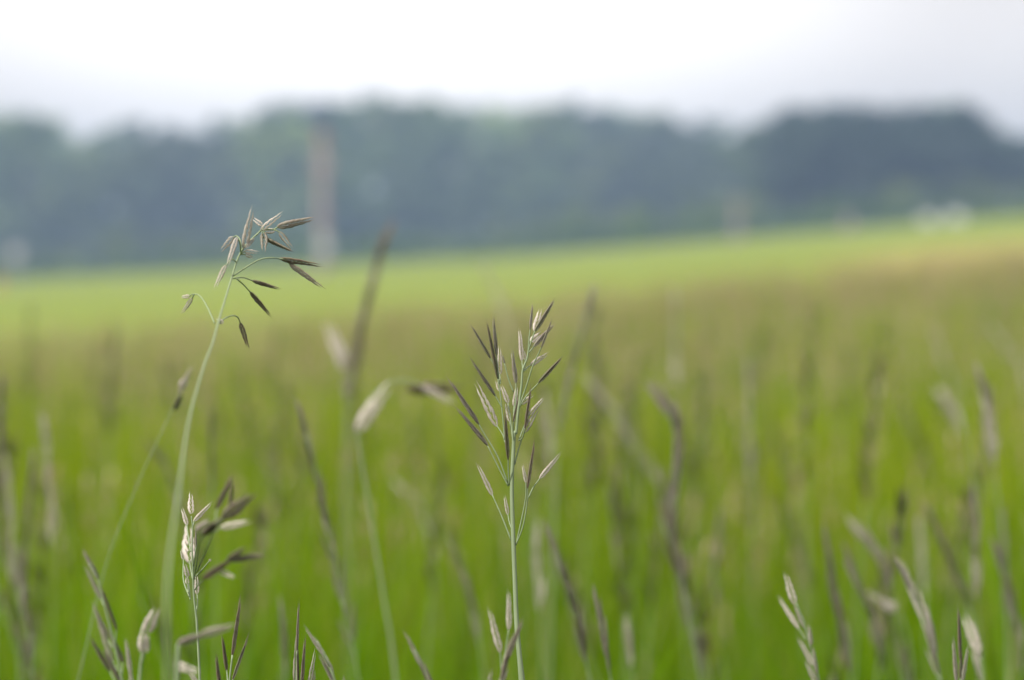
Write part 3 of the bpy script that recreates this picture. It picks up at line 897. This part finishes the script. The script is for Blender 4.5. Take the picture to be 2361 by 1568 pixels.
# ------------------------------------------------------------------ ground and bright field (structure)
def sheet(name, xs, ys, fz, mat):
    X, Y = np.meshgrid(xs, ys)
    Z = fz(X, Y)
    V = np.stack([X, Y, Z], 2).reshape(-1, 3)
    nx, ny = len(xs), len(ys)
    i, j = np.meshgrid(np.arange(nx - 1), np.arange(ny - 1))
    a = (j * nx + i).ravel()
    F = np.stack([a, a + 1, a + nx + 1, a + nx], 1)
    me = mesh_np(name, V, F, True)
    me.materials.append(mat)
    o = link(name, me)
    return tag(o, kind='structure')


def ground_material():
    m, nt, out = newmat('meadow_soil')
    tc = nd(nt, 'ShaderNodeTexCoord')
    nz = nd(nt, 'ShaderNodeTexNoise', i_Scale=1.5, i_Detail=8.0)
    nt.links.new(tc.outputs['Object'], nz.inputs['Vector'])
    c = mix(nt, nz.outputs[0], (.030, .045, .010), (.085, .11, .025))
    p = nd(nt, 'ShaderNodeBsdfPrincipled', i_Roughness=.95)
    p.inputs['Specular IOR Level'].default_value = .1
    nt.links.new(c, p.inputs['Base Color']); nt.links.new(p.outputs[0], out.inputs['Surface'])
    return m


def field_material():
    m, nt, out = newmat('young_crop')
    tc = nd(nt, 'ShaderNodeTexCoord')
    nz = nd(nt, 'ShaderNodeTexNoise', i_Scale=.09, i_Detail=4.0)
    n2 = nd(nt, 'ShaderNodeTexNoise', i_Scale=3.0, i_Detail=6.0)
    for n in (nz, n2): nt.links.new(tc.outputs['Object'], n.inputs['Vector'])
    c = mix(nt, nz.outputs[0], (.085, .130, .010), (.172, .208, .026))
    c = mix(nt, .35, c, mix(nt, n2.outputs[0], (.073, .110, .008), (.205, .230, .036)))
    # drier strip of crop towards the right
    sx = nd(nt, 'ShaderNodeSeparateXYZ'); nt.links.new(tc.outputs['Object'], sx.inputs[0])
    n3 = nd(nt, 'ShaderNodeTexNoise', i_Scale=.25, i_Detail=3.0); nt.links.new(tc.outputs['Object'], n3.inputs['Vector'])
    xx_ = sx.outputs[0]
    wob = mth(nt, 'MULTIPLY', n3.outputs[0], 4.0)
    m1 = nd(nt, 'ShaderNodeMapRange', interpolation_type='SMOOTHSTEP', i_1=75.0, i_2=34.0)
    nt.links.new(mth(nt, 'ADD', sx.outputs[1], mth(nt, 'MULTIPLY', wob, 4.0)), m1.inputs[0])
    m2 = nd(nt, 'ShaderNodeMapRange', interpolation_type='SMOOTHSTEP', i_1=.12, i_2=.20)
    nt.links.new(mth(nt, 'DIVIDE', xx_, sx.outputs[1]), m2.inputs[0])
    mr = nd(nt, 'ShaderNodeMath', operation='MULTIPLY'); nt.links.new(m1.outputs[0], mr.inputs[0]); nt.links.new(m2.outputs[0], mr.inputs[1])
    c = mix(nt, mth(nt, 'MULTIPLY', mr.outputs[0], .7), c, (.33, .25, .10))
    p = nd(nt, 'ShaderNodeBsdfPrincipled', i_Roughness=.9)
    p.inputs['Specular IOR Level'].default_value = .1
    b = nd(nt, 'ShaderNodeBump', i_Strength=.5, i_Distance=.1); nt.links.new(n2.outputs[0], b.inputs['Height'])
    nt.links.new(b.outputs[0], p.inputs['Normal'])
    nt.links.new(c, p.inputs['Base Color']); nt.links.new(p.outputs[0], out.inputs['Surface'])
    return m


gx = np.concatenate([[-900, -600, -400, -250, -150], np.arange(-100, 101, 5.0), [150, 250, 400, 600, 900]])
gy = np.concatenate([[-300, -100, -30, -5], np.arange(0, 14, 1.0), np.arange(14, 60, 3.0), np.arange(60, 330, 6.0), [360, 420, 500, 650, 900]])
sheet('ground', gx, gy, ground_z, ground_material())
# bright field: lies on the ground from the meadow's far edge to the wood
fx = np.linspace(-95, 95, 96)
fy = np.linspace(0, 1, 70)
X, T = np.meshgrid(fx, fy)
Y = meadow_edge(np.clip(X, -7, 30)) + 1.0 + (168 - meadow_edge(np.clip(X, -7, 30)) - 1.0) * T ** 1.6
Z = ground_z(X, Y) + .16 * np.clip(T * 40, 0.05, 1)
V = np.stack([X, Y, Z], 2).reshape(-1, 3)
i, j = np.meshgrid(np.arange(95), np.arange(69)); a = (j * 96 + i).ravel()
fm = mesh_np('field', V, np.stack([a, a + 1, a + 97, a + 96], 1), True); fm.materials.append(field_material())
tag(link('field', fm), kind='structure')

# ------------------------------------------------------------------ wood
def tree_crown(seed, H, W, n_clump=34, n_leaf=70, conifer=False, low=None, c1=(.03, .06, .015), c2=(.09, .13, .035)):
    g = np.random.default_rng(seed)
    z0 = H * (low if low is not None else (.10 if conifer else .16))
    cen, rad = [], []
    for _ in range(n_clump):
        t = g.random() ** .8
        if conifer:
            R = W * .5 * (1 - t) ** .8 + .3
        else:
            R = W * .5 * math.sin(math.pi * min(1, .14 + .80 * t)) ** .6
        a = g.uniform(0, 6.283); rr_ = R * math.sqrt(g.uniform(.15, 1))
        cen.append((rr_ * math.cos(a), rr_ * math.sin(a), z0 + (H - z0) * t * .95)); rad.append(g.uniform(.10, .17) * W * (.6 if conifer else 1))
    cen, rad = np.array(cen), np.array(rad)
    n = n_clump * n_leaf
    k = np.repeat(np.arange(n_clump), n_leaf)
    d = g.normal(0, 1, (n, 3)); d /= np.linalg.norm(d, axis=1)[:, None]
    p = cen[k] + d * (rad[k] * g.random(n) ** .4)[:, None] * np.array([1, 1, .8])
    s = g.uniform(.22, .5, n)[:, None]
    nrm = d + g.normal(0, .6, (n, 3)); nrm /= np.linalg.norm(nrm, axis=1)[:, None]
    u = np.cross(nrm, g.normal(0, 1, (n, 3))); u /= np.linalg.norm(u, axis=1)[:, None]
    v = np.cross(nrm, u)
    V = np.stack([p - u * s, p - v * s * .5, p + u * s, p + v * s * .5], 1).reshape(-1, 3)
    F = np.arange(n * 4).reshape(-1, 4)
    f = np.clip(g.random(n_clump)[k] * .75 + g.random(n) * .3, 0, 1)[:, None]
    C = np.ones((n, 4)); C[:, :3] = np.array(c1) * (1 - f) + np.array(c2) * f
    return V, F, np.repeat(C, 4, 0)


def trunk_vf(seed, H, W, r):
    rn = random.Random(seed)
    V, F = tube([Vector((0, 0, -.3)), Vector((rn.uniform(-.2, .2), 0, H * .35)), Vector((rn.uniform(-.4, .4), rn.uniform(-.3, .3), H * .85))], r, r * .25, 7, 4)
    for i in range(6):
        h = H * rn.uniform(.2, .65); a = rn.uniform(0, 6.28); e = W * rn.uniform(.25, .4)
        v, f = tube([Vector((0, 0, h)), Vector((math.cos(a) * e * .5, math.sin(a) * e * .5, h + H * .08)), Vector((math.cos(a) * e, math.sin(a) * e, h + H * .18))], r * .35, r * .08, 5, 3)
        o = len(V); V += v; F += [tuple(q_ + o for q_ in ff) for ff in f]
    return V, F


KIND = {'scrub': dict(c1=(.032, .08, .008), c2=(.10, .175, .015)), 'broad': dict(c1=(.035, .065, .018), c2=(.115, .16, .05)),
        'light': dict(c1=(.06, .10, .022), c2=(.18, .22, .06)),
        'dark': dict(c1=(.012, .028, .014), c2=(.035, .06, .03)),
        'fir': dict(c1=(.010, .024, .014), c2=(.03, .05, .03), conifer=True)}
CRX, CRY = zip(*[(-200, 262), (0, 252), (85, 252), (140, 280), (195, 304), (260, 294), (320, 284), (500, 270), (560, 260), (630, 242), (720, 222), (820, 212), (1000, 222),
                 (1080, 240), (1150, 238), (1260, 236), (1320, 240), (1460, 240), (1550, 258), (1640, 276), (1715, 292), (1770, 268), (1830, 246), (1950, 240), (2080, 236),
                 (2200, 240), (2250, 268), (2300, 292), (2361, 306), (2560, 300)])


def crest(px): return float(np.interp(px, CRX, CRY))


def tree_spot(px, y):
    x = (px - 1180.5) / KPX * y
    zb = float(ground_z(x, y))
    zt = CAM_Z + (HORIZON - crest(px)) / KPX * y
    return x, zb, zt - zb


# countable crowns on the skyline
named = [
    (60, 232, 'broad', 11.5, 'broad tree crown at the far left end of the blurred wood, a round hump'),
    (640, 262, 'broad', 11, 'tree where the skyline of the wood steps up, above the nodding stalk'),
    (735, 258, 'dark', 11, 'dark tree in the wood right behind the tall pale pole'),
    (850, 262, 'broad', 13, 'highest broad tree of the wood, just right of the tall pale pole'),
    (985, 266, 'light', 12, 'lighter green tree at the right end of the highest stretch of skyline'),
    (1265, 258, 'light', 10, 'small rounded tree top above the upright stalk'),
    (1462, 300, 'fir', 8, 'single paler pointed tree top rising over the skyline'),
    (1835, 194, 'dark', 10, 'dark tree at the left shoulder of the dark clump on the right'),
    (1960, 190, 'dark', 11, 'dark tree in the middle of the dark clump on the right'),
    (2085, 194, 'dark', 11, 'dark blue green tree right of the middle of the dark clump'),
    (2190, 190, 'dark', 10, 'dark tree ending the dark clump, above the two white boxes'),
    (2345, 198, 'dark', 10, 'low dark tree at the right edge of the wood'),
]
for i, (px, y, kd, W, lab) in enumerate(named):
    x, zb, H = tree_spot(px, y)
    H -= .5
    r0 = empty('tree', (x, y, zb))
    tag(r0, lab, 'tree', 'trees showing on the skyline of the far wood')
    v, f, c = tree_crown(300 + i, H, W, 46, 70, **KIND[kd])
    cm = mesh_np('crown', v, f, False, c); cm.materials.append(M_LEAF)
    o = bpy.data.objects.new('crown', cm); COL.objects.link(o); o.parent = r0
    tv, tf = trunk_vf(i, H, W, .28)
    tm = mesh('trunk', tv, tf); tm.materials.append(M_BARK)
    o = bpy.data.objects.new('trunk', tm); COL.objects.link(o); o.parent = r0

# the rest of the wood reads as one mass
parts = []
g = random.Random(21)
lib = {k: [tree_crown(500 + 7 * j + 50 * n_, 1.0 * 20, 10, 40, 56, low=.03, **KIND[k]) for j in range(3)] for n_, k in enumerate(KIND)}
for row, (y0, y1, dn) in enumerate(((236, 256, 40), (258, 276, 42), (278, 296, 42), (298, 325, 44))):
    for i in range(dn):
        px = -330 + (2361 + 660) * (i + g.uniform(.1, .9)) / dn
        y = g.uniform(y0, y1)
        x, zb, H = tree_spot(px, y)
        H *= g.uniform(.86, 1.05) if row else g.uniform(.62, .96)
        dark = 1760 < px < 2500
        if dark and row == 0:
            y -= 42; x, zb, H = tree_spot(px, y); H *= g.uniform(.86, 1.0)
        kd = g.choice(['dark', 'dark', 'fir', 'broad']) if dark else (g.choice(['light', 'light', 'broad']) if px < 700 else g.choice(['broad', 'broad', 'light']))
        v, f, c = lib[kd][g.randrange(3)]
        a = g.uniform(0, 6.28); ca, sa = math.cos(a), math.sin(a)
        k = g.uniform(.85, 1.2)
        P_ = np.stack([(v[:, 0] * ca - v[:, 1] * sa) * k + x, (v[:, 0] * sa + v[:, 1] * ca) * k + y, v[:, 2] * H / 20 + zb], 1)
        parts.append((P_, f, c * np.array([*(np.ones(3) * max(.45, 1.0 + .75 * math.sin(px * .0085 + 1.2) * math.sin(y * .05 + px * .003) + g.uniform(-.25, .35))), 1])))
# scrub along the foot of the wood
for i in range(46):
    px = -300 + (2361 + 600) * (i + g.uniform(0, 1)) / 46
    y = g.uniform(172, 190)
    x = (px - 1180.5) / KPX * y
    v, f, c = lib['light' if g.random() < .7 else 'broad'][g.randrange(3)]
    k = g.uniform(.35, .6); hz = g.uniform(.12, .24)
    m_ = slice(0, 1600)
    P_ = np.stack([v[:, 0] * k + x, v[:, 1] * k + y, (v[:, 2] - 3) * hz + float(ground_z(x, y))], 1)
    parts.append((P_[:6400], f[:1600], c[:6400]))
for i in range(90):
    px = -300 + (2361 + 600) * (i + g.uniform(0, 1)) / 90
    y = g.uniform(150, 168)
    x = (px - 1180.5) / KPX * y
    v, f, c = lib['scrub'][g.randrange(3)]
    k = g.uniform(.22, .40); hz = g.uniform(.045, .09) * (1.6 if 1250 < px < 2080 or 560 < px < 1000 else 1)
    parts.append((np.stack([v[:6400, 0] * k + x, v[:6400, 1] * k + y, (v[:6400, 2] - 1) * hz + float(ground_z(x, y)) + .1], 1), f[:1600], c[:6400]))
V, F, C = merge(parts)
wm = mesh_np('woods', V, F, False, C); wm.materials.append(M_LEAF)
tag(link('woods', wm), 'dim blue green wood across the far side of the field', 'wood', kind='stuff')

# ------------------------------------------------------------------ posts, sign and boxes at the far side of the field
M_POLE = simple('weathered_pole', (.19, .145, .15), (.28, .22, .225), 5, .85, .2, (6, 6, .5))
M_RED = simple('red_paint', (.14, .06, .055), (.20, .09, .085), 6, .6)
M_GALV = simple('galvanised', (.26, .26, .28), (.36, .36, .38), 8, .5, .5)
M_WHITE = simple('white_paint', (.40, .40, .39), (.52, .52, .50), 6, .6)
M_YEL = simple('yellow_paint', (.34, .22, .05), (.42, .28, .08), 6, .6)


def at_ground(px, y):
    x = (px - 1180.5) / KPX * y
    return Vector((x, y, float(ground_z(x, y)) + .1))


def cyl(P, r0, r1, sides=14):
    return tube(P, r0, r1, sides, 3)


def box_vf(c, s, bev=.02):
    import bmesh
    bm = bmesh.new()
    bmesh.ops.create_cube(bm, size=1)
    for v in bm.verts: v.co = Vector((c[0] + v.co.x * s[0], c[1] + v.co.y * s[1], c[2] + v.co.z * s[2]))
    bmesh.ops.bevel(bm, geom=bm.edges[:], offset=bev, segments=2, affect='EDGES')
    V = [v.co.copy() for v in bm.verts]; F = [tuple(v.index for v in f.verts) for f in bm.faces]
    bm.free()
    return V, F


def part(name, vf, mat, root):
    me = mesh(name, *vf, smooth=False); me.materials.append(mat)
    o = bpy.data.objects.new(name, me); COL.objects.link(o); o.parent = root
    return o


def pole(label, px, y, top_py, r, cap, group=None, arms=False):
    b = at_ground(px, y)
    H = CAM_Z + (HORIZON - top_py) / KPX * y - b.z
    root = tag(empty('pole', b), label, 'pole', group)
    part('shaft', cyl([Vector((0, 0, -.3)), Vector((0, 0, H * .5)), Vector((0, 0, H))], r * 1.1, r * .9), M_POLE, root)
    if cap:
        part('cap', cyl([Vector((0, 0, H)), Vector((0, 0, H + .25)), Vector((0, 0, H + .55))], r * 1.02, r * .7), M_RED, root)
    if arms:
        part('sign_plate', box_vf((0, -r * 1.25, H * .82), (r * 3.2, .05, .55)), M_POLE, root)
        part('switch_box', box_vf((r * .4, -r * 1.6, 1.15), (.5, .34, .8)), M_GALV, root)
    return root


pole('tall pale pole with a reddish top, standing in front of the blurred wood', 745, 90, 330, .21, True, arms=True)
pole('shorter greyish pole in front of the wood, right of the upright stalk', 1700, 110, 455, .13, False)
pole('low faint post between the greyish pole and the two white boxes', 1955, 120, 494, .19, False)
b = at_ground(36, 92)
root = tag(empty('road_sign', b), 'small pale round sign on a thin post at the left edge of the field', 'sign')
part('post', cyl([Vector((0, 0, -.3)), Vector((0, 0, .8)), Vector((0, 0, 1.75))], .035, .035, 10), M_GALV, root)
part('disc', cyl([Vector((0, -.05, 1.5)), Vector((0, -.065, 1.5)), Vector((0, -.08, 1.5))], .30, .30, 28), M_GALV, root)
b = at_ground(-4, 74)
root = tag(empty('marker_post', b), 'short yellow orange marker post cut by the left edge of the photo', 'post')
part('shaft', box_vf((0, 0, .22), (.22, .22, .75)), M_YEL, root)
part('cap', box_vf((0, 0, .64), (.26, .26, .08)), M_YEL, root)
for px, w, lab in ((2138, .85, 'left one of two white boxes at the far field edge, below the dark trees'),
                   (2202, .95, 'right and brighter one of two white boxes at the far field edge')):
    b = at_ground(px, 140)
    root = tag(empty('hive_box', b), lab, 'box', 'two white boxes on the field edge')
    part('body', box_vf((0, 0, .34), (w, .6, .62)), M_WHITE, root)
    part('lid', box_vf((0, 0, .70), (w * 1.1, .7, .1)), M_GALV, root)
    for sx in (-1, 1):
        part('leg', box_vf((sx * w * .35, 0, -.15), (.07, .5, .28)), M_POLE, root)

# ------------------------------------------------------------------ haze
import bmesh
bm = bmesh.new(); bmesh.ops.create_cube(bm, size=1)
for v in bm.verts: v.co = Vector((v.co.x * 2000, 300 + v.co.y * 1400, 9.5 + v.co.z * 35))
hme = bpy.data.meshes.new('haze'); bm.to_mesh(hme); bm.free()
m, nt, out = newmat('haze_air')
pv = nd(nt, 'ShaderNodeVolumePrincipled')
pv.inputs['Color'].default_value = (.46, .655, .97, 1)
pv.inputs['Density'].default_value = .0014
pv.inputs['Anisotropy'].default_value = .2
nt.links.new(pv.outputs[0], out.inputs['Volume'])
hme.materials.append(m)
tag(link('haze', hme), kind='stuff')

# ------------------------------------------------------------------ sky and sun
SUN_EL, SUN_AZ = math.radians(43), math.radians(-130)      # azimuth from +Y towards +X
sdir = Vector((math.sin(SUN_AZ) * math.cos(SUN_EL), math.cos(SUN_AZ) * math.cos(SUN_EL), math.sin(SUN_EL)))
sun = bpy.data.lights.new('sun', 'SUN')
sun.energy = 4.0
sun.angle = math.radians(2)
sun.color = (1.0, .95, .87)
so = bpy.data.objects.new('sun', sun); COL.objects.link(so)
so.rotation_euler = (-sdir).to_track_quat('-Z', 'Y').to_euler()
so.location = (-20, -5, 30)

W = bpy.data.worlds.new('World'); S.world = W
W.use_nodes = True
nt = W.node_tree; nt.nodes.clear()
wo = nt.nodes.new('ShaderNodeOutputWorld')
sky = nt.nodes.new('ShaderNodeTexSky'); sky.sky_type = 'NISHITA'; sky.sun_disc = False
sky.sun_elevation = SUN_EL; sky.sun_rotation = SUN_AZ
bg1 = nt.nodes.new('ShaderNodeBackground'); bg1.inputs[1].default_value = .08
nt.links.new(sky.outputs[0], bg1.inputs[0])
tc = nt.nodes.new('ShaderNodeTexCoord')
nz = nd(nt, 'ShaderNodeTexNoise', i_Scale=2.2, i_Detail=4.0); nt.links.new(tc.outputs['Generated'], nz.inputs['Vector'])
dp = nt.nodes.new('ShaderNodeVectorMath'); dp.operation = 'DOT_PRODUCT'
dp.inputs[1].default_value = Vector((-.055, .96, .26)).normalized()
nt.links.new(tc.outputs['Generated'], dp.inputs[0])
mr = nd(nt, 'ShaderNodeMapRange', interpolation_type='SMOOTHSTEP', i_1=.953, i_2=.993); nt.links.new(dp.outputs['Value'], mr.inputs[0])
cl = mix(nt, nz.outputs[0], (.545, .512, .492), (.68, .645, .62))
cl = mix(nt, mth(nt, 'MULTIPLY', mr.outputs[0], .85), cl, (1.0, .965, .935))
sz = nd(nt, 'ShaderNodeSeparateXYZ'); nt.links.new(tc.outputs['Generated'], sz.inputs[0])
zr = nd(nt, 'ShaderNodeMapRange', interpolation_type='SMOOTHSTEP', i_1=.2, i_2=.9, i_3=1.0, i_4=1.9); nt.links.new(sz.outputs[2], zr.inputs[0])
mist = nd(nt, 'ShaderNodeMapRange', interpolation_type='SMOOTHSTEP', i_1=.04, i_2=.105, i_3=.76, i_4=1.0); nt.links.new(sz.outputs[2], mist.inputs[0])
vm = nd(nt, 'ShaderNodeVectorMath', operation='SCALE'); nt.links.new(cl, vm.inputs[0]); nt.links.new(mth(nt, 'MULTIPLY', zr.outputs[0], mist.outputs[0]), vm.inputs[3])
cl = vm.outputs[0]
bg2 = nt.nodes.new('ShaderNodeBackground'); bg2.inputs[1].default_value = .95
nt.links.new(cl, bg2.inputs[0])
mx = nt.nodes.new('ShaderNodeMixShader'); cv = nd(nt, 'ShaderNodeMapRange', interpolation_type='SMOOTHSTEP', i_1=-.2, i_2=.75, i_3=.80, i_4=.96); nt.links.new(dp.outputs['Value'], cv.inputs[0])
nt.links.new(cv.outputs[0], mx.inputs[0])
nt.links.new(bg1.outputs[0], mx.inputs[1]); nt.links.new(bg2.outputs[0], mx.inputs[2])
nt.links.new(mx.outputs[0], wo.inputs['Surface'])

S.view_settings.view_transform = 'Standard'
S.view_settings.look = 'None'
S.view_settings.gamma = 1
S.view_settings.exposure = .8
S.render.engine = 'CYCLES'
S.cycles.use_denoising = True
S.cycles.max_bounces = 6
S.cycles.diffuse_bounces = 3
S.cycles.transmission_bounces = 4
S.cycles.volume_bounces = 0
S.cycles.transparent_max_bounces = 8
S.cycles.sample_clamp_indirect = 6
